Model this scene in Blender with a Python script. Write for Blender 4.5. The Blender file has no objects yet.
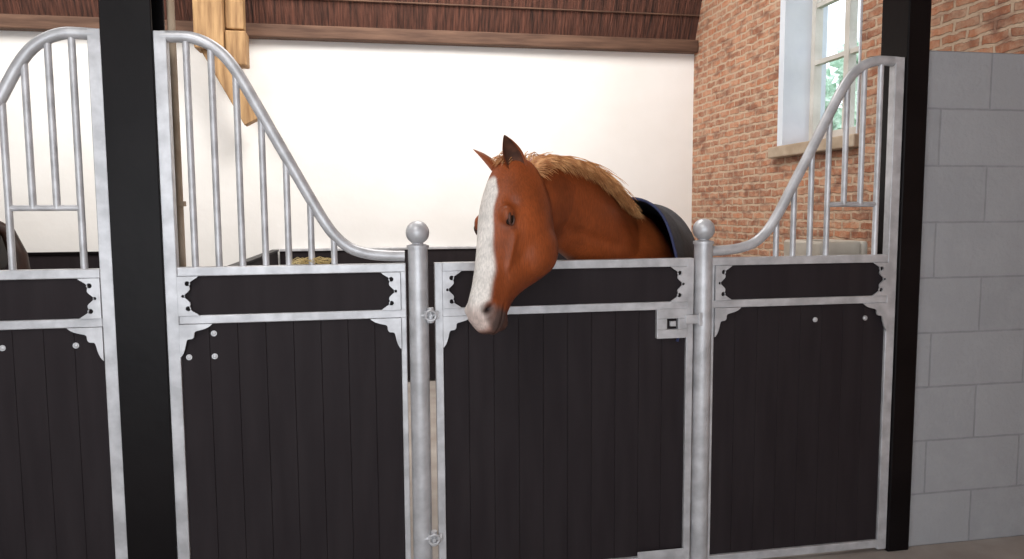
import bpy, bmesh, math, random
import numpy as np
from mathutils import Vector, Matrix, noise
random.seed(7)
SC = bpy.context.scene
COL = SC.collection
try:
    SC.view_settings.view_transform = 'Standard'
except Exception:
    pass

# ------------------------------------------------------------------ materials
def new_mat(name):
    m = bpy.data.materials.new(name); m.use_nodes = True
    nt = m.node_tree; b = nt.nodes['Principled BSDF']
    return m, nt, b
def noise_mat(name, c1, c2, scale=8, rough=.6, metal=0.0, bump=.1, bscale=None, stretch=(1,1,1), detail=5, lo=.35, hi=.65, spec=.5, bdist=.01):
    m, nt, b = new_mat(name)
    tc = nt.nodes.new('ShaderNodeTexCoord'); mp = nt.nodes.new('ShaderNodeMapping')
    mp.inputs['Scale'].default_value = stretch
    nt.links.new(tc.outputs['Object'], mp.inputs[0])
    n = nt.nodes.new('ShaderNodeTexNoise'); n.inputs['Scale'].default_value = scale; n.inputs['Detail'].default_value = detail
    nt.links.new(mp.outputs[0], n.inputs['Vector'])
    r = nt.nodes.new('ShaderNodeValToRGB')
    r.color_ramp.elements[0].position = lo; r.color_ramp.elements[1].position = hi
    r.color_ramp.elements[0].color = (*c1, 1); r.color_ramp.elements[1].color = (*c2, 1)
    nt.links.new(n.outputs['Fac'], r.inputs[0]); nt.links.new(r.outputs[0], b.inputs['Base Color'])
    b.inputs['Roughness'].default_value = rough; b.inputs['Metallic'].default_value = metal
    b.inputs['Specular IOR Level'].default_value = spec
    if bump:
        n2 = nt.nodes.new('ShaderNodeTexNoise'); n2.inputs['Scale'].default_value = bscale or scale*4; n2.inputs['Detail'].default_value = 4
        nt.links.new(mp.outputs[0], n2.inputs['Vector'])
        bp = nt.nodes.new('ShaderNodeBump'); bp.inputs['Strength'].default_value = bump; bp.inputs['Distance'].default_value = bdist
        nt.links.new(n2.outputs['Fac'], bp.inputs['Height']); nt.links.new(bp.outputs[0], b.inputs['Normal'])
    return m
def brick_mat(name, axes, bw, rh, mortar, c1, c2, cm, warp, patch, patch_amt, rough=.9, bump=.5, nscale=6, wscale=9, lo=.45, hi=.68, dark=None):
    m, nt, b = new_mat(name); N = nt.nodes; Lk = nt.links
    tc = N.new('ShaderNodeTexCoord'); sp = N.new('ShaderNodeSeparateXYZ'); cb = N.new('ShaderNodeCombineXYZ')
    Lk.new(tc.outputs['Object'], sp.inputs[0])
    Lk.new(sp.outputs[axes[0]], cb.inputs[0]); Lk.new(sp.outputs[axes[1]], cb.inputs[1])
    nz = N.new('ShaderNodeTexNoise'); nz.inputs['Scale'].default_value = wscale; nz.inputs['Detail'].default_value = 4
    Lk.new(tc.outputs['Object'], nz.inputs['Vector'])
    sc = N.new('ShaderNodeVectorMath'); sc.operation = 'SCALE'; sc.inputs['Scale'].default_value = warp
    sb = N.new('ShaderNodeVectorMath'); sb.operation = 'SUBTRACT'; sb.inputs[1].default_value = (.5,.5,.5)
    Lk.new(nz.outputs['Color'], sb.inputs[0]); Lk.new(sb.outputs[0], sc.inputs[0])
    ad = N.new('ShaderNodeVectorMath'); Lk.new(cb.outputs[0], ad.inputs[0]); Lk.new(sc.outputs[0], ad.inputs[1])
    br = N.new('ShaderNodeTexBrick'); br.inputs['Scale'].default_value = 1
    br.inputs['Brick Width'].default_value = bw; br.inputs['Row Height'].default_value = rh
    br.inputs['Mortar Size'].default_value = mortar; br.inputs['Mortar Smooth'].default_value = .3
    br.inputs['Color1'].default_value = (*c1,1); br.inputs['Color2'].default_value = (*c2,1); br.inputs['Mortar'].default_value = (*cm,1)
    Lk.new(ad.outputs[0], br.inputs['Vector'])
    n2 = N.new('ShaderNodeTexNoise'); n2.inputs['Scale'].default_value = nscale; n2.inputs['Detail'].default_value = 8; n2.inputs['Roughness'].default_value = .75
    Lk.new(tc.outputs['Object'], n2.inputs['Vector'])
    rp = N.new('ShaderNodeValToRGB'); rp.color_ramp.elements[0].position = lo; rp.color_ramp.elements[1].position = hi
    rp.color_ramp.elements[0].color = (0,0,0,1); rp.color_ramp.elements[1].color = (patch_amt,)*3+(1,)
    Lk.new(n2.outputs['Fac'], rp.inputs[0])
    mx = N.new('ShaderNodeMix'); mx.data_type = 'RGBA'
    Lk.new(rp.outputs[0], mx.inputs[0]); Lk.new(br.outputs['Color'], mx.inputs[6]); mx.inputs[7].default_value = (*patch,1)
    outc = mx.outputs[2]
    if dark:
        n4 = N.new('ShaderNodeTexNoise'); n4.inputs['Scale'].default_value = 14; n4.inputs['Detail'].default_value = 6
        mp4 = N.new('ShaderNodeMapping'); mp4.inputs['Location'].default_value = (3,5,7); mp4.inputs['Scale'].default_value = (1,.45,1.2)
        Lk.new(tc.outputs['Object'], mp4.inputs[0]); Lk.new(mp4.outputs[0], n4.inputs['Vector'])
        r4 = N.new('ShaderNodeValToRGB'); r4.color_ramp.elements[0].position = .50; r4.color_ramp.elements[1].position = .68
        r4.color_ramp.elements[0].color = (0,0,0,1); r4.color_ramp.elements[1].color = (.8,.8,.8,1)
        Lk.new(n4.outputs['Fac'], r4.inputs[0])
        m4 = N.new('ShaderNodeMix'); m4.data_type = 'RGBA'
        Lk.new(r4.outputs[0], m4.inputs[0]); Lk.new(outc, m4.inputs[6]); m4.inputs[7].default_value = (*dark,1); outc = m4.outputs[2]
    Lk.new(outc, b.inputs['Base Color'])
    b.inputs['Roughness'].default_value = rough
    mm = N.new('ShaderNodeMath'); mm.operation = 'MULTIPLY_ADD'; mm.inputs[1].default_value = -1.0
    Lk.new(br.outputs['Fac'], mm.inputs[0])
    m3 = N.new('ShaderNodeMath'); m3.operation = 'MULTIPLY'; m3.inputs[1].default_value = .9
    n3 = N.new('ShaderNodeTexNoise'); n3.inputs['Scale'].default_value = 45; n3.inputs['Detail'].default_value = 5
    Lk.new(tc.outputs['Object'], n3.inputs['Vector'])
    Lk.new(n3.outputs['Fac'], m3.inputs[0]); Lk.new(m3.outputs[0], mm.inputs[2])
    bp = N.new('ShaderNodeBump'); bp.inputs['Strength'].default_value = bump; bp.inputs['Distance'].default_value = .01
    Lk.new(mm.outputs[0], bp.inputs['Height']); Lk.new(bp.outputs[0], b.inputs['Normal'])
    return m

M_galv = noise_mat('galvanised_steel', (.42,.42,.435), (.60,.60,.62), scale=14, rough=.42, metal=.3, bump=.05, bscale=60)
M_board = noise_mat('black_board', (.016,.0115,.0135), (.021,.016,.018), scale=3, rough=.68, bump=.05, bscale=40, stretch=(6,6,.8), spec=.20)
M_col = noise_mat('black_paint_steel', (.0035,.0025,.003), (.006,.0045,.005), scale=4, rough=.42, bump=.08, bscale=25, spec=.14)
M_plaster = noise_mat('white_plaster', (.84,.82,.79), (.90,.885,.865), scale=1.2, rough=.9, bump=.25, bscale=7, bdist=.02)
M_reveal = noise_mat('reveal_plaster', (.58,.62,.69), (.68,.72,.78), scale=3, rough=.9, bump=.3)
M_timber = noise_mat('oak_timber', (.24,.13,.055), (.46,.28,.13), scale=4, rough=.75, bump=.3, stretch=(6,6,.7))
M_plate = noise_mat('old_wall_plate', (.075,.036,.022), (.15,.08,.05), scale=4, rough=.8, bump=.3, stretch=(.6,6,6))
M_reed = noise_mat('reed_thatch', (.020,.007,.004), (.16,.058,.036), scale=7, rough=.8, bump=.9, bscale=16, stretch=(7,.5,.5), detail=10, lo=.3, hi=.72, bdist=.03)
M_brick = brick_mat('old_brick', ('Y','Z'), .185, .060, .011, (.50,.205,.105), (.29,.10,.05), (.52,.38,.27), .036, (.56,.40,.28), .9, wscale=13, lo=.40, hi=.72, dark=(.20,.08,.048), bump=1.0, nscale=11)
M_block = brick_mat('painted_block', ('X','Z'), .50, .2522, .005, (.33,.335,.35), (.30,.305,.32), (.24,.245,.26), .004, (.37,.375,.39), .6, bump=.45, nscale=4)
M_sill = noise_mat('sill_stone', (.36,.27,.19), (.50,.40,.30), scale=6, rough=.9, bump=.4)
M_floor = noise_mat('concrete_floor', (.30,.26,.23), (.42,.38,.35), scale=3, rough=.85, bump=.2)
M_winframe = noise_mat('window_paint', (.50,.47,.42), (.62,.59,.54), scale=6, rough=.6, bump=.1)
M_trough = noise_mat('trough_concrete', (.52,.45,.37), (.64,.58,.50), scale=6, rough=.85, bump=.2)
M_straw = noise_mat('straw', (.50,.36,.14), (.66,.52,.26), scale=20, rough=.8, bump=0)
M_rug = noise_mat('horse_rug_fabric', (.030,.031,.038), (.054,.055,.064), scale=30, rough=.85, bump=.3, bscale=120)
M_rugtrim = noise_mat('rug_trim_navy', (.016,.022,.07), (.025,.035,.10), scale=30, rough=.6, bump=.1)
M_mane = noise_mat('mane_hair', (.38,.14,.04), (.78,.42,.18), scale=22, rough=.5, bump=0)
M_dark = noise_mat('ear_inside', (.05,.018,.010), (.11,.038,.018), scale=30, rough=.8, bump=0)
M_chest = noise_mat('chestnut_coat', (.19,.045,.013), (.28,.070,.020), scale=12, rough=.45, bump=.05, bscale=90)
M_bay = noise_mat('dark_bay_coat', (.014,.006,.004), (.032,.012,.007), scale=12, rough=.5, bump=.05, bscale=90, spec=.3)
M_lid = noise_mat('eyelid_skin', (.05,.018,.010), (.09,.030,.016), scale=30, rough=.5, bump=0)
M_eye = noise_mat('horse_eye', (.004,.003,.003), (.010,.006,.004), scale=20, rough=.10, bump=0)
M_leaf = noise_mat('foliage', (.34,.54,.38), (.82,.94,.82), scale=5, rough=.8, bump=.8, bscale=6, bdist=.2)
M_grass = noise_mat('grass', (.06,.13,.03), (.12,.22,.06), scale=3, rough=.9, bump=.2)

m, nt, b = new_mat('horse_coat'); M_coat = m
at = nt.nodes.new('ShaderNodeAttribute'); at.attribute_name = 'Col'
tc = nt.nodes.new('ShaderNodeTexCoord')
nz = nt.nodes.new('ShaderNodeTexNoise'); nz.inputs['Scale'].default_value = 7; nz.inputs['Detail'].default_value = 8; nz.inputs['Roughness'].default_value = .6
nt.links.new(tc.outputs['Object'], nz.inputs['Vector'])
mr = nt.nodes.new('ShaderNodeMapRange'); mr.inputs[1].default_value = .3; mr.inputs[2].default_value = .7; mr.inputs[3].default_value = .70; mr.inputs[4].default_value = 1.2
nt.links.new(nz.outputs['Fac'], mr.inputs[0])
vm = nt.nodes.new('ShaderNodeVectorMath'); vm.operation = 'SCALE'
nt.links.new(at.outputs['Color'], vm.inputs[0]); nt.links.new(mr.outputs[0], vm.inputs['Scale'])
n5 = nt.nodes.new('ShaderNodeTexNoise'); n5.inputs['Scale'].default_value = 90; n5.inputs['Detail'].default_value = 5
mp5 = nt.nodes.new('ShaderNodeMapping'); mp5.inputs['Scale'].default_value = (2.0,2.0,.35)
nt.links.new(tc.outputs['Object'], mp5.inputs[0]); nt.links.new(mp5.outputs[0], n5.inputs['Vector'])
mr5 = nt.nodes.new('ShaderNodeMapRange'); mr5.inputs[1].default_value = .35; mr5.inputs[2].default_value = .65; mr5.inputs[3].default_value = .84; mr5.inputs[4].default_value = 1.12
nt.links.new(n5.outputs['Fac'], mr5.inputs[0])
vm5 = nt.nodes.new('ShaderNodeVectorMath'); vm5.operation = 'SCALE'
nt.links.new(vm.outputs[0], vm5.inputs[0]); nt.links.new(mr5.outputs[0], vm5.inputs['Scale'])
nt.links.new(vm5.outputs[0], b.inputs['Base Color'])
bp = nt.nodes.new('ShaderNodeBump'); bp.inputs['Strength'].default_value = .32; bp.inputs['Distance'].default_value = .004
nt.links.new(n5.outputs['Fac'], bp.inputs['Height']); nt.links.new(bp.outputs[0], b.inputs['Normal'])
b.inputs['Roughness'].default_value = .48; b.inputs['Specular IOR Level'].default_value = .30
m, nt, b = new_mat('window_glass'); M_glass = m
tr = nt.nodes.new('ShaderNodeBsdfTransparent'); gl = nt.nodes.new('ShaderNodeBsdfGlossy'); gl.inputs['Roughness'].default_value = .05
mx = nt.nodes.new('ShaderNodeMixShader'); mx.inputs[0].default_value = .06
nt.links.new(tr.outputs[0], mx.inputs[1]); nt.links.new(gl.outputs[0], mx.inputs[2])
nt.links.new(mx.outputs[0], nt.nodes['Material Output'].inputs['Surface'])

# ------------------------------------------------------------------ mesh helpers
def obj_from_bm(bm, name, mats, parent=None, smooth=False, bevel=0, autosmooth=True):
    bmesh.ops.recalc_face_normals(bm, faces=bm.faces)
    me = bpy.data.meshes.new(name); bm.to_mesh(me); bm.free()
    if not isinstance(mats, (list, tuple)): mats = [mats]
    for mt in mats: me.materials.append(mt)
    if smooth:
        me.polygons.foreach_set('use_smooth', [True]*len(me.polygons))
        if autosmooth:
            try: me.set_sharp_from_angle(angle=math.radians(40))
            except Exception: pass
    o = bpy.data.objects.new(name, me); COL.objects.link(o)
    if bevel:
        bv = o.modifiers.new('bevel', 'BEVEL'); bv.width = bevel; bv.segments = 2; bv.limit_method = 'ANGLE'
    if parent: o.parent = parent
    return o
def empty(name):
    e = bpy.data.objects.new(name, None); COL.objects.link(e); e.empty_display_size = .1
    return e
def box(bm, a, b, mi=0):
    x0,y0,z0 = a; x1,y1,z1 = b
    vs = [bm.verts.new(p) for p in [(x0,y0,z0),(x1,y0,z0),(x1,y1,z0),(x0,y1,z0),(x0,y0,z1),(x1,y0,z1),(x1,y1,z1),(x0,y1,z1)]]
    for f in [(0,3,2,1),(4,5,6,7),(0,1,5,4),(1,2,6,5),(2,3,7,6),(3,0,4,7)]:
        fc = bm.faces.new([vs[i] for i in f]); fc.material_index = mi
def prism(bm, yz, x0, x1):
    v = [[bm.verts.new((x,y,z)) for y,z in yz] for x in (x0,x1)]; n=len(yz)
    bm.faces.new(v[0]); bm.faces.new(v[1][::-1])
    for i in range(n): bm.faces.new([v[0][i],v[0][(i+1)%n],v[1][(i+1)%n],v[1][i]])
def loft(bm, rings, mi=0, cap=True):
    R = [[bm.verts.new(p) for p in r] for r in rings]
    n = len(R[0])
    for i in range(len(R)-1):
        for j in range(n):
            f = bm.faces.new([R[i][j], R[i][(j+1)%n], R[i+1][(j+1)%n], R[i+1][j]]); f.material_index = mi
    if cap:
        f=bm.faces.new(R[0][::-1]); f.material_index = mi
        f=bm.faces.new(R[-1]); f.material_index = mi
def tube(bm, pts, rad, n=14, mi=0):
    pts = [Vector(p) for p in pts]
    rr = rad if isinstance(rad, (list, tuple)) else [rad]*len(pts)
    rings = []; nrm = None
    for i, p in enumerate(pts):
        t = (pts[min(i+1, len(pts)-1)] - pts[max(i-1, 0)]).normalized()
        if nrm is None:
            nrm = t.orthogonal().normalized()
        else:
            nrm = (nrm - t*nrm.dot(t)).normalized()
        bi = t.cross(nrm)
        rings.append([p + rr[i]*(math.cos(2*math.pi*k/n)*nrm + math.sin(2*math.pi*k/n)*bi) for k in range(n)])
    loft(bm, rings, mi)
def sphere(bm, c, r, s=(1,1,1), rot=None, seg=20, mi=0):
    mt = Matrix.Translation(c) @ (rot.to_4x4() if rot else Matrix.Identity(4)) @ Matrix.Diagonal((r*s[0], r*s[1], r*s[2], 1))
    g = bmesh.ops.create_uvsphere(bm, u_segments=seg, v_segments=seg//2+2, radius=1, matrix=mt)
    for v in g['verts']:
        for f in v.link_faces: f.material_index = mi
def crom(pts, n=8):
    P = [Vector(p) for p in pts]; P = [2*P[0]-P[1]] + P + [2*P[-1]-P[-2]]
    out = []
    for i in range(1, len(P)-2):
        for k in range(n):
            t = k/n
            out.append(.5*((2*P[i]) + (P[i+1]-P[i-1])*t + (2*P[i-1]-5*P[i]+4*P[i+1]-P[i+2])*t*t + (3*P[i]-P[i-1]-3*P[i+1]+P[i+2])*t**3))
    out.append(P[-2])
    return out
def plate(name, outline, holes, mat, y, th=.004, parent=None):
    cu = bpy.data.curves.new(name, 'CURVE'); cu.dimensions = '2D'; cu.fill_mode = 'BOTH'; cu.extrude = th
    def add(pts):
        s = cu.splines.new('POLY'); s.points.add(len(pts)-1)
        for i, p in enumerate(pts): s.points[i].co = (p[0], p[1], 0, 1)
        s.use_cyclic_u = True
    add(outline)
    for (hx, hz, r) in holes:
        add([(hx + r*math.cos(2*math.pi*k/16), hz + r*math.sin(2*math.pi*k/16)) for k in range(16)])
    o = bpy.data.objects.new(name+'_c', cu); COL.objects.link(o)
    dg = bpy.context.evaluated_depsgraph_get(); dg.update()
    me = bpy.data.meshes.new_from_object(o.evaluated_get(dg))
    bpy.data.objects.remove(o)
    me.transform(Matrix(((1,0,0,0),(0,0,-1,y),(0,1,0,0),(0,0,0,1))))
    me.materials.clear(); me.materials.append(mat)
    ob = bpy.data.objects.new(name, me); COL.objects.link(ob)
    if parent: ob.parent = parent
    return ob

# ------------------------------------------------------------------ stall fronts
ZR, ZR0 = 1.372, 1.338      # top rail
ZB, ZB0 = 1.190, 1.157      # mid band
S_ARCH = [(0,2.215),(.06,2.217),(.11,2.214),(.165,2.193),(.215,2.155),(.26,2.095),(.31,2.005),(.40,1.835),(.50,1.648),(.555,1.548),(.60,1.483),(.655,1.435),(.72,1.412),(.79,1.403),(.865,1.400)]
def end_plate(parent, xw, sgn, name):
    H = ZR0 - ZB; out = [(xw, ZB)]
    for k in range(25):
        q = k/24; z = ZB + q*H; u = abs(2*q-1)
        w = .030 + .038*u**1.6 + .007*math.cos(q*math.pi*6)
        out.append((xw + sgn*w, z))
    out.append((xw, ZR0))
    plate(name, out, [(xw+sgn*.036, ZB+.027, .0095), (xw+sgn*.036, ZR0-.027, .0095), (xw+sgn*.019, (ZB+ZR0)/2, .006)], M_galv, -.024, parent=parent)
def low_bracket(parent, xw, sgn, name):
    out = [(xw, ZB0)]
    for k in range(31):
        th = k/30*math.pi/2
        r = .115 - .052*math.sin(2*th) + .010*math.cos(8*th)
        out.append((xw + sgn*r*math.cos(th)*.95, ZB0 - r*math.sin(th)))
    plate(name, out, [], M_galv, -.024, parent=parent)
def planks(bm, x0, x1, z0, z1, w=.105):
    n = max(1, round((x1-x0)/w)); d = (x1-x0)/n
    for i in range(n):
        box(bm, (x0+i*d+.0004, -.008, z0), (x0+(i+1)*d-.0004, .022, z1))
    box(bm, (x0, .0225, z0), (x1, .030, z1))
def panel(xu, sgn, opening, sp):
    e = empty('stall_grille_panel')
    hw = .0225; L = .868
    xe = xu + sgn*(L)
    bm = bmesh.new()
    lo, hi = sorted((xu-hw, xu+hw)); box(bm, (lo,-.02,.012), (hi,.022,2.232))
    def hb(z0, z1):
        a, c = sorted((xu+sgn*hw, xe)); box(bm, (a,-.02,z0), (c,.022,z1))
    hb(ZR0, ZR); hb(ZB0, ZB); hb(.022, .058)
    a, c = sorted((xe, xe-sgn*.022)); box(bm, (a,-.018,.03), (c,.02,ZR-.001))
    obj_from_bm(bm, 'frame', M_galv, e, bevel=.003)
    bm = bmesh.new()
    arch = crom([(xu+sgn*s, 0, z) for s, z in S_ARCH], 5)
    tube(bm, arch, .0215, 16)
    def az(s):
        for i in range(len(S_ARCH)-1):
            s0, z0 = S_ARCH[i]; s1, z1 = S_ARCH[i+1]
            if s0 <= s <= s1: return z0+(z1-z0)*(s-s0)/(s1-s0)
    for k in range(1, 8):
        s = sp*k; x = xu+sgn*s; zb = ZR
        if opening and k in (2, 3): zb = 1.595
        tube(bm, [(x,0,zb-.003), (x,0,az(s))], .0125, 12)
    if opening:
        tube(bm, [(xu+sgn*sp,0,1.595), (xu+sgn*sp*4,0,1.595)], .0115, 12)
    obj_from_bm(bm, 'grille_bars', M_galv, e, smooth=True)
    bm = bmesh.new()
    a, c = sorted((xu+sgn*hw, xe-sgn*.022))
    planks(bm, a, c, .058, ZB0)
    obj_from_bm(bm, 'plank_infill', M_board, e, bevel=.0016)
    bm = bmesh.new(); box(bm, (a,-.008,ZB), (c,.03,ZR0)); obj_from_bm(bm, 'top_board', M_board, e, bevel=.002)
    end_plate(e, xu+sgn*hw, sgn, 'scroll_plate_a'); end_plate(e, xe-sgn*.022, -sgn, 'scroll_plate_b')
    low_bracket(e, xu+sgn*hw, sgn, 'corner_bracket_a'); low_bracket(e, xe-sgn*.022, -sgn, 'corner_bracket_b')
    bm = bmesh.new()
    bolts = [(.05,1.03),(.142,1.03),(.142,1.118)] if sp > .082 else [(.12,1.09),(.365,1.09)]
    for s, z in bolts:
        x = xu+sgn*s
        sphere(bm, (x,-.009,z), .009, (1,.6,1), seg=14)
        tube(bm, [(x,-.006,z),(x,-.011,z)], .011, 14)
    obj_from_bm(bm, 'carriage_bolts', M_galv, e, smooth=True)
def post(x):
    bm = bmesh.new()
    tube(bm, [(x,0,0.004),(x,0,1.437)], .039, 28)
    tube(bm, [(x,0,1.430),(x,0,1.442),(x,0,1.448),(x,0,1.458)], [.044,.044,.022,.020], 24)
    sphere(bm, (x,0,1.492), .0465, seg=28)
    tube(bm, [(x,0,.001),(x,0,.012)], .065, 24)
    obj_from_bm(bm, 'gate_post', M_galv, smooth=True)
def door(x0, x1):
    e = empty('stall_door'); w = .030
    bm = bmesh.new()
    box(bm, (x0,-.022,.05), (x0+w,.02,ZR)); box(bm, (x1-w,-.022,.05), (x1,.02,ZR))
    box(bm, (x0+w,-.022,ZR0), (x1-w,.02,ZR)); box(bm, (x0+w,-.022,ZB0), (x1-w,.02,ZB)); box(bm, (x0+w,-.022,.05), (x1-w,.02,.082))
    box(bm, (x1-.24,-.026,.075), (x1-w,-.0225,.108))
    obj_from_bm(bm, 'frame', M_galv, e, bevel=.003)
    bm = bmesh.new(); planks(bm, x0+w, x1-w, .082, ZB0); obj_from_bm(bm, 'plank_infill', M_board, e, bevel=.0016)
    bm = bmesh.new(); box(bm, (x0+w,-.008,ZB), (x1-w,.03,ZR0)); obj_from_bm(bm, 'top_board', M_board, e, bevel=.002)
    end_plate(e, x0+w, 1, 'scroll_plate_a'); end_plate(e, x1-w, -1, 'scroll_plate_b'); low_bracket(e, x0+w, 1, 'corner_bracket')
    a, c, z0, z1 = x1-w-.135, x1-w, ZB0-.122, ZB0+.004
    bm = bmesh.new(); hx0, hx1, hz0, hz1 = a+.045, a+.095, z0+.038, z0+.084
    box(bm,(a,-.030,z0),(c,-.008,hz0)); box(bm,(a,-.030,hz1),(c,-.008,z1)); box(bm,(a,-.030,hz0),(hx0,-.008,hz1)); box(bm,(hx1,-.030,hz0),(c,-.008,hz1))
    box(bm,(hx0+.016,-.026,hz0+.012),(hx1-.008,-.010,hz1-.012))
    box(bm,(c-.01,-.036,z0+.060),(c+.066,-.0305,z0+.098))
    box(bm,(c+.045,-.044,z0+.052),(c+.062,-.036,z0+.106))
    obj_from_bm(bm, 'lock_case', M_galv, e, bevel=.002)
    bm = bmesh.new()
    for z in (1.165, .25):
        tube(bm, [(x0-.062,-.030,z),(x0+.006,-.030,z)], .009, 12)
        tube(bm, [(x0-.020,-.030,z-.030),(x0-.020,-.030,z+.030)], .013, 14)
        tube(bm, [(x0-.034,-.030,z),(x0-.044,-.030,z)], .018, 6)
        tube(bm, [(x0+.002,-.030,z),(x0+.012,-.030,z)], .018, 6)
        ring=[(x0-.020+.020*math.cos(2*math.pi*k/20),-.046,z+.020*math.sin(2*math.pi*k/20)) for k in range(21)]
        tube(bm, ring, .0055, 8)
        tube(bm, [(x0-.020,-.030,z),(x0-.020,-.050,z)], .007, 8)
    obj_from_bm(bm, 'hinges', M_galv, e, smooth=True)
for off in (0, -3.238):
    panel(-.7447+off, 1, False, .085)
    post(.173+off); door(.237+off, 1.330+off); post(1.381+off)
    panel(2.2726+off, -1, True, .0795)

# ------------------------------------------------------------------ steel columns
def hcol(x0, x1, y0, y1):
    bm = bmesh.new(); t = .016; xm = (x0+x1)/2
    box(bm,(x0,y0,0),(x1,y0+t,4.5)); box(bm,(x0,y1-t,0),(x1,y1,4.5)); box(bm,(xm-.006,y0+t,0),(xm+.006,y1-t,4.5))
    obj_from_bm(bm,'steel_column',M_col,bevel=.003)
hcol(-.9415,-.768,-.03,.16)
bm = bmesh.new(); box(bm,(2.297,-.03,0),(2.408,.15,4.5)); obj_from_bm(bm,'steel_column',M_col,bevel=.006)
hcol(-4.18,-4.006,-.03,.16)
bm = bmesh.new(); tube(bm,[(-.735,.12,0),(-.735,.12,3.6)],.014,12)
for z in (.6,1.6,2.6): box(bm,(-.765,.10,z),(-.715,.14,z+.02))
obj_from_bm(bm,'service_pipe',M_sill,smooth=True)

# ------------------------------------------------------------------ room shell
XR, YB, XL, YF = 3.10, 4.0, -5.6, -5.6
RY, RZ = 2.35, 7.28
bm = bmesh.new(); box(bm,(XL,YF,-.1),(XR,YB,0)); obj_from_bm(bm,'floor',M_floor)
bm = bmesh.new(); box(bm,(XL,YB,0),(XR+.35,YB+.3,3.22)); obj_from_bm(bm,'wall_back',M_plaster)
bm = bmesh.new(); prism(bm,[(YF,0),(YB,0),(YB,3.2),(RY,RZ-.05),(YF,3.35)],XL-.3,XL); obj_from_bm(bm,'wall_left',M_plaster)
WY0, WY1, WZ0, WZ1 = 1.43, 2.35, 2.06, 3.45
bm = bmesh.new()
box(bm,(XR,YF,0),(XR+.35,WY0,7)); box(bm,(XR,WY1,0),(XR+.35,YB,7)); box(bm,(XR,WY0,0),(XR+.35,WY1,WZ0)); box(bm,(XR,WY0,WZ1),(XR+.35,WY1,7.5))
obj_from_bm(bm,'wall_right',M_brick)
bm = bmesh.new()
box(bm,(XL-.3,YF-.3,0),(-3.4,YF,3.4)); box(bm,(1.6,YF-.3,0),(XR+.35,YF,3.4)); box(bm,(-3.4,YF-.3,2.9),(1.6,YF,3.4))
obj_from_bm(bm,'wall_front',M_plaster)
bm = bmesh.new(); box(bm,(2.409,0,0),(XR,.2,2.27)); obj_from_bm(bm,'wall_block',M_block,bevel=.004)
bm = bmesh.new()
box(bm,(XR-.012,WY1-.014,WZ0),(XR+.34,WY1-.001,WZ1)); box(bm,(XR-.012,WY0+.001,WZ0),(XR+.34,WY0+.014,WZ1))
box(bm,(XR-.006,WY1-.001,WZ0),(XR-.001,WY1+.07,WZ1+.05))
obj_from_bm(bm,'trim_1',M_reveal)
bm = bmesh.new(); xg = XR+.21; y0, y1 = WY0+.014, WY1-.014
zb, zt = WZ0+.03, WZ1
box(bm,(xg,y0,zb),(xg+.06,y0+.05,zt)); box(bm,(xg,y1-.05,zb),(xg+.06,y1,zt))
box(bm,(xg,y0+.05,zb),(xg+.06,y1-.05,zb+.06)); box(bm,(xg,y0+.05,zt-.06),(xg+.06,y1-.05,zt))
ym = (y0+y1)/2
box(bm,(xg-.006,ym-.028,zb+.06),(xg+.055,ym+.028,zt-.06))
for z in (2.68,3.10):
    box(bm,(xg+.004,y0+.05,z-.016),(xg+.05,ym-.028,z+.016)); box(bm,(xg+.004,ym+.028,z-.016),(xg+.05,y1-.05,z+.016))
box(bm,(xg+.025,y0+.045,zb+.055),(xg+.030,y1-.045,zt-.055),1)
obj_from_bm(bm,'window_1',[M_winframe,M_glass],bevel=0)
bm = bmesh.new(); box(bm,(XR-.07,WY0-.05,WZ0-.085),(XR+.21,WY1+.10,WZ0-.001)); box(bm,(XR+.20,WY0+.014,WZ0-.001),(XR+.34,WY1-.014,WZ0+.03))
obj_from_bm(bm,'window_sill',M_sill,bevel=.01)
bm = bmesh.new(); box(bm,(XL,YB-.11,3.085),(XR-.002,YB-.001,3.20)); obj_from_bm(bm,'wall_plate_beam',M_plate,bevel=.012)
sl = (math.cos(math.radians(68)), math.sin(math.radians(68)))
def rp(d, off): return (YB - d*sl[0] + off*sl[1], 3.20 + d*sl[1] + off*sl[0])
bm = bmesh.new()
prism(bm,[rp(-.02,-.02),rp(4.4,-.02),(RY,RZ+.35),rp(-.02,.25)],XL,XR)
obj_from_bm(bm,'ceiling',M_reed)
bm = bmesh.new(); ye,ze = rp(4.4,-.02)
prism(bm,[(ye,ze),(YF-.2,3.35),(YF-.2,3.6),(RY,RZ+.35)],XL,XR+.3)
obj_from_bm(bm,'ceiling',M_reed)
bm = bmesh.new()
for i in range(9):
    d = .25+.42*i; y, z = rp(d,-.035); tube(bm,[(XL+.01,y,z),(XR-.02,y,z)],.007,8)
obj_from_bm(bm,'thatch_battens',M_plate,smooth=True)
e = empty('roof_truss')
bm = bmesh.new(); box(bm,(-1.40,3.62,2.92),(-1.17,3.84,4.2)); box(bm,(-1.165,3.66,2.80),(-1.0,3.84,3.08)); box(bm,(-1.165,3.70,3.10),(-1.02,3.84,4.2))
obj_from_bm(bm,'post',M_timber,e,bevel=.012)
bm = bmesh.new()
p0, p1 = Vector((-1.36,3.74,3.05)), Vector((-.98,3.74,2.34)); d = (p1-p0).normalized(); s = Vector((d.z,0,-d.x))*.065; k = Vector((0,.06,0))
loft(bm,[[p+s+k,p-s+k,p-s-k,p+s-k] for p in (p0,p1)])
obj_from_bm(bm,'brace',M_timber,e,bevel=.008)

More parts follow.
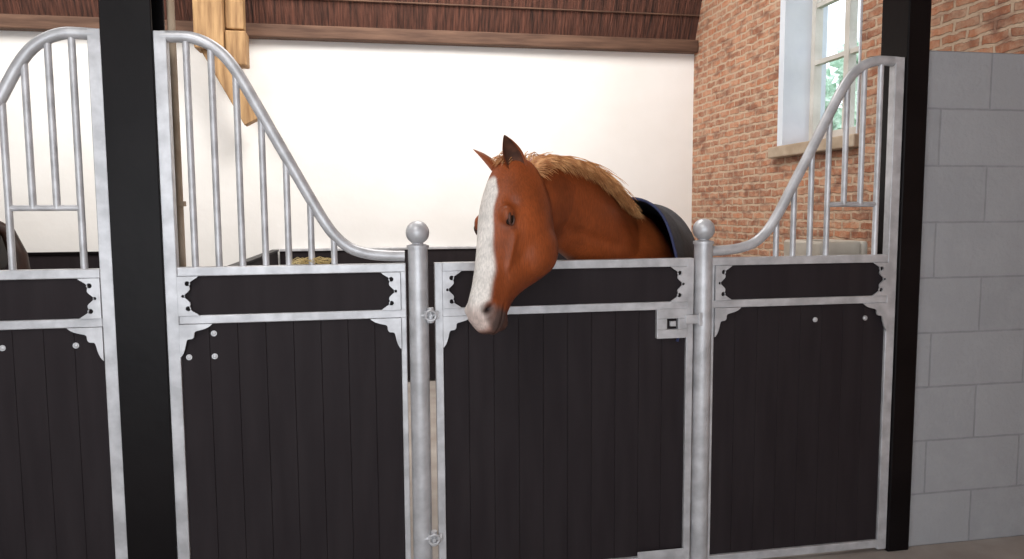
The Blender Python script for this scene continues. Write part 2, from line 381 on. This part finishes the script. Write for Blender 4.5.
bm = bmesh.new()
for i in range(8): box(bm,(-.875,.165,.02+i*.152),(-.835,3.94,.17+i*.152))
box(bm,(-.885,.165,1.236),(-.825,3.94,1.255),1)
obj_from_bm(bm,'stall_divider',[M_board,M_col],bevel=.003)
bm = bmesh.new()
for i in range(8): box(bm,(-.82,3.945,.02+i*.152),(2.95,3.985,.17+i*.152))
box(bm,(-.82,3.93,1.236),(2.95,3.99,1.258),1)
obj_from_bm(bm,'wall_lining_boards',[M_board,M_galv],bevel=.003)
bm = bmesh.new()
for i in range(8): box(bm,(-5.5,3.945,.02+i*.152),(-1.95,3.985,.17+i*.152))
box(bm,(-5.5,3.93,1.236),(-1.95,3.99,1.258),1)
obj_from_bm(bm,'wall_lining_boards',[M_board,M_col],bevel=.003)
def trough(x0,x1,y0,y1,name):
    bm = bmesh.new(); z0,z1,t = 1.06,1.425,.035
    box(bm,(x0,y0,0),(x1,y1,z0)); box(bm,(x0,y0,z0),(x0+t,y1,z1)); box(bm,(x1-t,y0,z0),(x1,y1,z1)); box(bm,(x0+t,y0,z0),(x1-t,y0+t,z1)); box(bm,(x0+t,y1-t,z0),(x1-t,y1,z1))
    obj_from_bm(bm,name,M_trough,bevel=.012)
trough(2.03,2.28,.16,.48,'feed_trough')
bm = bmesh.new()
for i in range(60):
    x = -.26+random.uniform(-.06,.07); y = random.uniform(-.018,.018); z = ZR+.003+random.random()*.02
    a = random.uniform(-.6,.6); L = random.uniform(.03,.07)
    tube(bm,[(x,y,z),(x+L*.5*math.cos(a),y+.3*L*math.sin(a),z+random.uniform(0,.012)),(x+L*math.cos(a),y+.5*L*math.sin(a),z-.001)],.0012,4)
obj_from_bm(bm,'hay_wisps',M_straw)

bm = bmesh.new(); box(bm,(3.5,-12,-.15),(30,25,-.05)); obj_from_bm(bm,'lawn',M_grass)
def tree(x,y,h):
    bm = bmesh.new(); tube(bm,[(x,y,-.045),(x,y,.2),(x+.1,y,h*.4),(x,y+.1,h*.7)],[.24,.2,.16,.08],10,0)
    for i in range(18):
        c = Vector((x+random.gauss(0,.9),y+random.gauss(0,1.0),h*.74+random.gauss(0,.8))); c.z=max(c.z,1.4); r = random.uniform(.3,.7)
        g = bmesh.ops.create_icosphere(bm,subdivisions=4,radius=r,matrix=Matrix.Translation(c))
        for v in g['verts']:
            q = v.co*6.1; v.co += (v.co-c).normalized()*(noise.noise(q)*.35+noise.noise(q*2.7)*.2)
            for f in v.link_faces: f.material_index = 1
    obj_from_bm(bm,'garden_tree',[M_timber,M_leaf])
tree(10,8.2,3.9); tree(11,12.0,4.6)

# ------------------------------------------------------------------ horse
Pp = Vector((.534,-.158,1.730)); Mz = Vector((.372,-.392,1.126))
A = (Mz-Pp).normalized(); g = Vector((-.865,-.50,0)); G = (g - A*g.dot(A)).normalized(); L = A.cross(G).normalized()
if L.dot(Vector((0,-1,0))) < 0: L = -L
W0 = Vector((1.235,.51,0)); Bd = Vector((.39,.921,0)).normalized(); Nd = Vector((Bd.y,-Bd.x,0))
AR = 1.012
def hp(a,gg,l): return Pp + A*a*AR + G*gg + L*l
def bpnt(b_,n,z): return W0 + Bd*b_ + Nd*n + Vector((0,0,z))
def interp(st, m=4):
    out=[]
    arr = np.array([list(s) for s in st],float); P = np.vstack([2*arr[0]-arr[1],arr,2*arr[-1]-arr[-2]])
    for i in range(1,len(P)-2):
        for k in range(m):
            t=k/m; out.append(.5*((2*P[i])+(P[i+1]-P[i-1])*t+(2*P[i-1]-5*P[i]+4*P[i+1]-P[i+2])*t*t+(3*P[i]-P[i-1]-3*P[i+1]+P[i+2])*t**3))
    out.append(P[-2]); return out
def sup(th, n):
    c, s = math.cos(th), math.sin(th)
    return math.copysign(abs(c)**(2/n), c), math.copysign(abs(s)**(2/n), s)
head_st = [(-.045,.035,-.055,.036),(-.02,.064,-.10,.068),(.03,.086,-.145,.092),(.09,.099,-.185,.106),(.16,.106,-.215,.114),(.22,.106,-.238,.114),(.28,.100,-.250,.104),(.34,.093,-.235,.089),(.39,.087,-.188,.077),(.44,.083,-.136,.069),(.49,.080,-.098,.065),(.54,.081,-.080,.066),(.58,.075,-.072,.065),(.615,.050,-.062,.055),(.638,.014,-.042,.034)]
body_st = [(-.44,1.22,1.00,.09),(-.40,1.32,.92,.14),(-.30,1.39,.86,.175),(-.15,1.50,.81,.21),(0,1.575,.78,.24),(.2,1.545,.76,.28),(.45,1.515,.77,.305),(.7,1.52,.82,.305),(.95,1.565,.90,.295),(1.15,1.54,.97,.265),(1.3,1.45,1.04,.20),(1.38,1.34,1.12,.10)]
neck_st = [(.560,-.15,1.715,.60,-.13,1.48,.062),(.62,-.10,1.785,.67,-.08,1.445,.074),(.755,.002,1.795,.75,.02,1.410,.085),(.88,.115,1.762,.88,.125,1.32,.096),(1.00,.24,1.700,.99,.20,1.20,.104),(1.11,.37,1.630,1.08,.235,1.05,.115),(1.23,.51,1.565,1.12,.27,.95,.14)]
HB = Matrix((A,G,L)).transposed()
def build_horse_mesh():
    bm = bmesh.new(); n = 32
    rings = []
    for a,f,bk,w in interp(head_st,4):
        c=(f+bk)/2; h=(f-bk)/2; r=[]
        for k in range(n):
            cx,sx = sup(2*math.pi*k/n, 2.3)
            wf = 1-.26*max(0,cx)**2-.30*max(0,-cx)**2
            r.append(hp(a,c+h*cx,w*sx*wf))
        rings.append(r)
    loft(bm,rings)
    rings=[]
    for t in interp(neck_st,4):
        T=Vector(t[:3]); Bo=Vector(t[3:6]); w=t[6]; c=(T+Bo)/2; h=(T-Bo)/2
        lat = Vector((.70,-.714,0)); r=[]
        for k in range(n):
            cx,sx=sup(2*math.pi*k/n,2.1); wf = 1-.38*max(0,cx)**1.5
            r.append(c+h*cx+lat*w*sx*wf)
        rings.append(r)
    loft(bm,rings)
    rings=[]
    for b_,zt,zb,w in interp(body_st,4):
        c=(zt+zb)/2;h=(zt-zb)/2
        rings.append([bpnt(b_,w*sup(2*math.pi*k/n,2.15)[1]*(1-.25*max(0,math.cos(2*math.pi*k/n))),c+h*sup(2*math.pi*k/n,2.15)[0]) for k in range(n)])
    loft(bm,rings)
    fore=[(-.12,1.12,.13,.09),(-.10,.92,.115,.08),(-.10,.75,.08,.062),(-.10,.58,.055,.048),(-.11,.49,.052,.05),(-.105,.42,.038,.036),(-.10,.28,.032,.029),(-.10,.17,.042,.038),(-.12,.10,.036,.034),(-.14,.06,.05,.048),(-.15,0.002,.062,.06)]
    hind=[(1.05,1.30,.20,.11),(1.02,1.08,.20,.12),(1.0,.88,.15,.10),(1.07,.74,.095,.07),(1.16,.62,.06,.048),(1.22,.53,.062,.045),(1.205,.42,.042,.036),(1.19,.28,.035,.031),(1.18,.17,.043,.040),(1.155,.10,.037,.035),(1.13,.06,.05,.048),(1.12,.002,.062,.06)]
    for st in (fore,hind):
        for sg in (-1,1):
            loft(bm,[[bpnt(b_+rb*math.cos(2*math.pi*k/20), sg*(.145 if z<1 else .15)+rn*math.sin(2*math.pi*k/20), z) for k in range(20)] for b_,z,rb,rn in interp(st,3)])
    for sg in (-1,1):
        sphere(bm, hp(.222,.048,sg*.080), 1, (.038,.029,.026), rot=HB, seg=20)
        sphere(bm, hp(.280,-.128,sg*.048), 1, (.114,.102,.066), rot=HB, seg=28)
        sphere(bm, hp(.562,.044,sg*.034), 1, (.030,.026,.028), rot=HB, seg=16)
    sphere(bm, hp(.582,-.056,0), .037, seg=20)
    bmesh.ops.recalc_face_normals(bm,faces=bm.faces)
    me=bpy.data.meshes.new('tmp'); bm.to_mesh(me); bm.free()
    o=bpy.data.objects.new('tmp',me); COL.objects.link(o)
    rm=o.modifiers.new('r','REMESH'); rm.mode='VOXEL'; rm.voxel_size=.0070
    sm=o.modifiers.new('s','SMOOTH'); sm.factor=.5; sm.iterations=12
    dg=bpy.context.evaluated_depsgraph_get(); dg.update()
    m2=bpy.data.meshes.new_from_object(o.evaluated_get(dg)); bpy.data.objects.remove(o)
    return m2
me = build_horse_mesh(); me.name='horse'
nv=len(me.vertices); co=np.empty(nv*3); me.vertices.foreach_get('co',co); co=co.reshape(-1,3)
nr=np.empty(nv*3); me.vertices.foreach_get('normal',nr); nr=nr.reshape(-1,3)
rel=co-np.array(Pp); a=rel@np.array(A)/AR; gg=rel@np.array(G); l=rel@np.array(L)
def ss(x,e0,e1):
    t=np.clip((x-e0)/(e1-e0),0,1); return t*t*(3-2*t)
ishead = (a<.70)&(a>-.06)&(gg<.15)&(gg>-.30)&(np.abs(l)<.16)
disp=np.zeros(nv)
al=np.abs(l)
EA,EG=.240,.044
dn=np.sqrt(((a-.572)/1.6)**2+(gg-.038-(a-.572)*.4)**2+((al-.056)*.6)**2)
disp-= .018*np.exp(-(dn/.0092)**2)*ishead
disp+= .004*np.exp(-((dn-.022)/.008)**2)*ishead
ml = np.abs(gg-(-.024+ (a-.55)*-.10)); disp-= .007*np.exp(-(ml/.0055)**2)*ss(a,.52,.56)*ishead
fc = np.abs(gg-(.012-(a-.23)*.10)); disp+=.009*np.exp(-(fc/.012)**2)*ss(a,.26,.30)*(1-ss(a,.38,.44))*ishead
de=np.sqrt((a-.168)**2+(gg-.044)**2+((al-.09)*.5)**2); disp-=.010*np.exp(-(de/.022)**2)*ishead
dj=np.sqrt(((a-.45)/2.2)**2+(gg-.0)**2); disp-=.007*np.exp(-(dj/.028)**2)*ishead
dj2=np.sqrt(((a-.35)/2.0)**2+(gg+.045)**2); disp-=.006*np.exp(-(dj2/.02)**2)*ishead
gz=np.abs(co[:,2]-(1.53-.28*(co[:,0]-.66)))
disp-=.009*np.exp(-(gz/.022)**2)*ss(co[:,0],.70,.78)*(1-ss(co[:,0],.98,1.08))*(gg<-.1)
co2=co+nr*disp[:,None]
me.vertices.foreach_set('co',co2.ravel())
base=np.array([.285,.066,.017]); dark=np.array([.125,.028,.009]); white=np.array([.80,.75,.70]); pink=np.array([.54,.38,.33]); grey=np.array([.085,.055,.048])
col=np.tile(base,(nv,1))
def mixc(mask,c):
    global col
    mm=np.clip(mask,0,1)[:,None]; col=col*(1-mm)+np.array(c)*mm
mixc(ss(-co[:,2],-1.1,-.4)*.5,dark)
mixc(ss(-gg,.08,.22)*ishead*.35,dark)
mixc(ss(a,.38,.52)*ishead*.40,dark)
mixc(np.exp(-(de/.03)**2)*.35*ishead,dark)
wig=.004*np.sin(a*19)+.003*np.sin(a*47+1)
bw=np.interp(a,[.055,.085,.14,.22,.3,.4,.48,.55,.62],[.0,.026,.043,.048,.047,.049,.056,.062,.064])+wig*.6
cen=np.interp(a,[0,.3,.5,.62],[0,0,-.004,-.010])
mixc((1-ss(np.abs(l-cen),bw-.005,bw+.006))*ss(gg,.005,.025)*ss(a,.06,.09)*ishead,white)
mixc(ss(a,.54,.60)*ss(gg,-.02,.01)*.65*ishead,pink)
mixc((ss(a,.545,.58)*ss(-gg,-.012,.012)*.85 + ss(a,.535,.575)*ss(l,.038,.052)*.75)*ishead,grey)
mixc(np.exp(-(dn/.0115)**2)*1.1*ishead,[.02,.012,.012])
mixc(np.exp(-(ml/.005)**2)*ss(a,.53,.56)*ishead*.9,[.03,.015,.013])
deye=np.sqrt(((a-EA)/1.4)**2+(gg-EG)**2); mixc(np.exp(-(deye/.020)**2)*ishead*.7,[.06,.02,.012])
mixc(ss(-co[:,2],-.075,-.065),[.05,.04,.035])
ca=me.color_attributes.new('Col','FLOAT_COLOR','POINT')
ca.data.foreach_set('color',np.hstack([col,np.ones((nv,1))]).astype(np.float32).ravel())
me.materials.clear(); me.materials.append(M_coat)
me.polygons.foreach_set('use_smooth',[True]*len(me.polygons)); me.update()
msk=(np.abs(a-EA)<.012)&(np.abs(gg-EG)<.010)&ishead
LE=float(np.abs((co2-np.array(Pp))@np.array(L))[msk].max()) if msk.any() else .095
horse=empty('horse')
body=bpy.data.objects.new('body',me); COL.objects.link(body); body.parent=horse
bm=bmesh.new()
for sg in (-1,1):
    sphere(bm,hp(EA,EG,sg*(LE-.0135)),1,(.0215,.0150,.0165),rot=HB,seg=24)
obj_from_bm(bm,'eyes',M_eye,horse,smooth=True)
bm=bmesh.new()
for sg in (-1,1):
    for up_ in (1,-1):
        pts=[]
        for k in range(13):
            th=math.pi*k/12; xx=-.023*math.cos(th); yy=up_*.0105*math.sin(th)
            pts.append(hp(EA+xx, EG+yy+xx*-.25, sg*(LE+.0005-.20*abs(xx)-.08*abs(yy))))
        tube(bm,pts,[.0018+(.0036 if up_>0 else .002)*math.sin(math.pi*k/12) for k in range(13)],8)
obj_from_bm(bm,'eyelids',M_lid,horse,smooth=True)
# ears
bm=bmesh.new()
for sg in (-1,1):
    base_=hp(.030,.022,sg*.068); up_=(Vector((0,0,1))*.76+G*.60+L*(-.28 if sg<0 else -.06)).normalized()
    fwd=(G*.55+L*sg*.80) if sg>0 else (G*.8-L*.5)
    fwd=(fwd-up_*fwd.dot(up_)).normalized(); side=up_.cross(fwd)
    prof=[(-.05,.026,0),(0,.031,0),(.15,.037,0),(.35,.040,0),(.55,.035,0),(.75,.024,0),(.9,.012,0),(.98,.004,0),(1.0,.001,0)]
    R=[]
    for q in interp(prof,3):
        t,w=q[0],max(q[1],.0008)
        c=base_+up_*t*.145 + fwd*(.014*t*t)
        r=[]
        for k in range(13):
            th=math.pi*k/12; r.append(c+side*w*math.cos(th)-fwd*w*.85*math.sin(th))
        for k in range(1,12):
            th=math.pi*(12-k)/12; r.append(c+side*w*.86*math.cos(th)-fwd*(w*.62*math.sin(th)))
        R.append([bm.verts.new(p) for p in r])
    n=len(R[0])
    for i in range(len(R)-1):
        for j in range(n):
            f=bm.faces.new([R[i][j],R[i][(j+1)%n],R[i+1][(j+1)%n],R[i+1][j]]); f.material_index=1 if 13<=j<n-1 else 0
    bm.faces.new(R[0]); bm.faces.new(R[-1])
obj_from_bm(bm,'ears',[M_chest,M_dark],horse,smooth=True)
# mane strands
crest=[Vector(q[:3]) for q in interp([t[:3] for t in neck_st],12)]
lat=Vector((.70,-.714,0))
bm=bmesh.new()
for i in range(3000):
    u=random.random()**.95*(len(crest)-2); k=int(u); c=crest[k].lerp(crest[k+1],u-k)
    tg=(crest[k+1]-crest[k]).normalized()
    frac=u/len(crest)
    ln=random.uniform(.07,.155)*(.75+.55*math.sin(min(1,frac*1.1)*math.pi))
    s0=random.uniform(-.022,.026); p=c+lat*s0+Vector((0,0,-.014))
    out=(lat*random.uniform(.40,.95)+tg*random.uniform(.3,1.0)+Vector((0,0,random.uniform(.02,.16)))).normalized()
    if random.random()<.08: out=(-lat*.3+tg*.7+Vector((0,0,.25))).normalized()
    pts=[p]; v=out.copy(); gr=random.uniform(.18,.40)
    for q in range(5):
        p=p+v*ln/5; v=(v+Vector((0,0,-gr))+tg*.06).normalized(); pts.append(p)
    tube(bm,pts,[.0027,.0027,.0024,.0020,.0014,.0004],4)
for i in range(160):
    p=hp(-.01+random.uniform(-.02,.02),.03+random.uniform(-.04,.03),random.uniform(-.030,.036)); ln=random.uniform(.035,.075); v=(Vector((0,0,.30))+G*.8+L*random.uniform(-.2,.5)).normalized(); pts=[p]
    for q in range(4):
        p=p+v*ln/4; v=(v+A*.6).normalized(); pts.append(p)
    tube(bm,pts,[.003,.003,.0025,.0015,.0004],4)
obj_from_bm(bm,'mane',M_mane,horse,smooth=True,autosmooth=False)
bm=bmesh.new()
tube(bm,[bpnt(b_,0,z) for b_,z in ((1.33,1.40),(1.42,1.34),(1.47,1.2),(1.48,1.0),(1.47,.75),(1.45,.5),(1.44,.38))],[.035,.04,.05,.06,.06,.04,.008],14)
tail=obj_from_bm(bm,'tail',M_mane,horse,smooth=True)
# rug
rug_st=[(-.21,1.625,.80,.235),(-.19,1.624,.80,.238),(-.08,1.618,.76,.265),(.03,1.612,.72,.29),(.2,1.592,.70,.32),(.45,1.565,.70,.35),(.7,1.575,.72,.36),(.95,1.61,.74,.355),(1.15,1.585,.76,.32),(1.32,1.49,.78,.24),(1.42,1.38,.80,.17)]
bm=bmesh.new(); st=interp(rug_st,4); R=[]
for b_,zt,zb,w in st:
    r=[]
    fr=max(0,1-(b_+.21)/.6)
    for k in range(41):
        th=(k/40*2-1)*math.radians(112); c,s=math.cos(th),math.sin(th)
        cc=(zt-.42); sx=math.copysign(abs(s)**.80,s)
        z=cc+.42*(math.copysign(abs(c)**.84,c)); wr=.005*math.sin(b_*23+k*.5)
        fwdshift=(.20 if s>0 else .10)*(1-c)*fr
        r.append(bm.verts.new(bpnt(b_-fwdshift,(w+wr)*sx*(1-.08*max(0,c)),z)))
    R.append(r)
for i in range(len(R)-1):
    for j in range(40):
        f=bm.faces.new([R[i][j],R[i][j+1],R[i+1][j+1],R[i+1][j]]); f.material_index=1 if i<3 else 0
rug=obj_from_bm(bm,'rug',[M_rug,M_rugtrim],horse,smooth=True,autosmooth=False)
so=rug.modifiers.new('s','SOLIDIFY'); so.thickness=.012; so.offset=1
h2=empty('horse'); me2=me.copy(); me2.materials.clear(); me2.materials.append(M_bay)
b2=bpy.data.objects.new('body',me2); COL.objects.link(b2); b2.parent=h2
t2=bpy.data.objects.new('tail',tail.data.copy()); t2.data.materials.clear(); t2.data.materials.append(M_bay); COL.objects.link(t2); t2.parent=h2
ang=-math.atan2(Bd.y,Bd.x)
Rm=Matrix.Rotation(ang,4,'Z')
h2.matrix_world=Matrix.Translation((-3.90,2.45,0))@Rm@Matrix.Scale(1.09,4)@Matrix.Translation(-W0)

# ------------------------------------------------------------------ lights
def area(name,loc,tgt,size,power,col,sy=None):
    ld=bpy.data.lights.new(name,'AREA'); ld.energy=power; ld.size=size; ld.color=col
    if sy: ld.shape='RECTANGLE'; ld.size_y=sy
    o=bpy.data.objects.new(name,ld); COL.objects.link(o); o.location=loc
    o.rotation_euler=(Vector(tgt)-Vector(loc)).to_track_quat('-Z','Y').to_euler()
area('doorway_daylight',(-.9,-5.4,1.7),(.2,0,1.3),4.6,92,(.97,.98,1),2.6)
area('aisle_light',(-1.0,-2.6,4.2),(.3,.5,1.2),1.2,62,(1,.97,.94))
area('stall_light',(.6,1.7,4.6),(.4,3.6,1.9),1.6,165,(1,.965,.92))
area('neighbour_stall_light',(-2.8,1.7,4.6),(-2.8,3.7,1.9),1.6,100,(1,.965,.92))
w=bpy.data.worlds.new('sky'); SC.world=w; w.use_nodes=True
bg=w.node_tree.nodes['Background']; bg.inputs[0].default_value=(.84,.92,1.0,1); bg.inputs[1].default_value=2.4

# ------------------------------------------------------------------ camera
aa,pt,ro=.1827,.0890,.0061
F=Vector((math.sin(aa),math.cos(aa),0)); R=Vector((math.cos(aa),-math.sin(aa),0)); U=Vector((0,0,1))
fw=math.cos(pt)*F-math.sin(pt)*U; up=math.cos(pt)*U+math.sin(pt)*F
R2=math.cos(ro)*R-math.sin(ro)*up; U2=math.cos(ro)*up+math.sin(ro)*R
cd=bpy.data.cameras.new('camera'); cam=bpy.data.objects.new('camera',cd); COL.objects.link(cam)
mw=Matrix((( R2.x,U2.x,-fw.x,0),(R2.y,U2.y,-fw.y,-2.9864),(R2.z,U2.z,-fw.z,1.5681),(0,0,0,1)))
cam.matrix_world=mw; cd.sensor_width=36; cd.lens=749.4939/1024*36; cd.clip_start=.05
SC.camera=cam
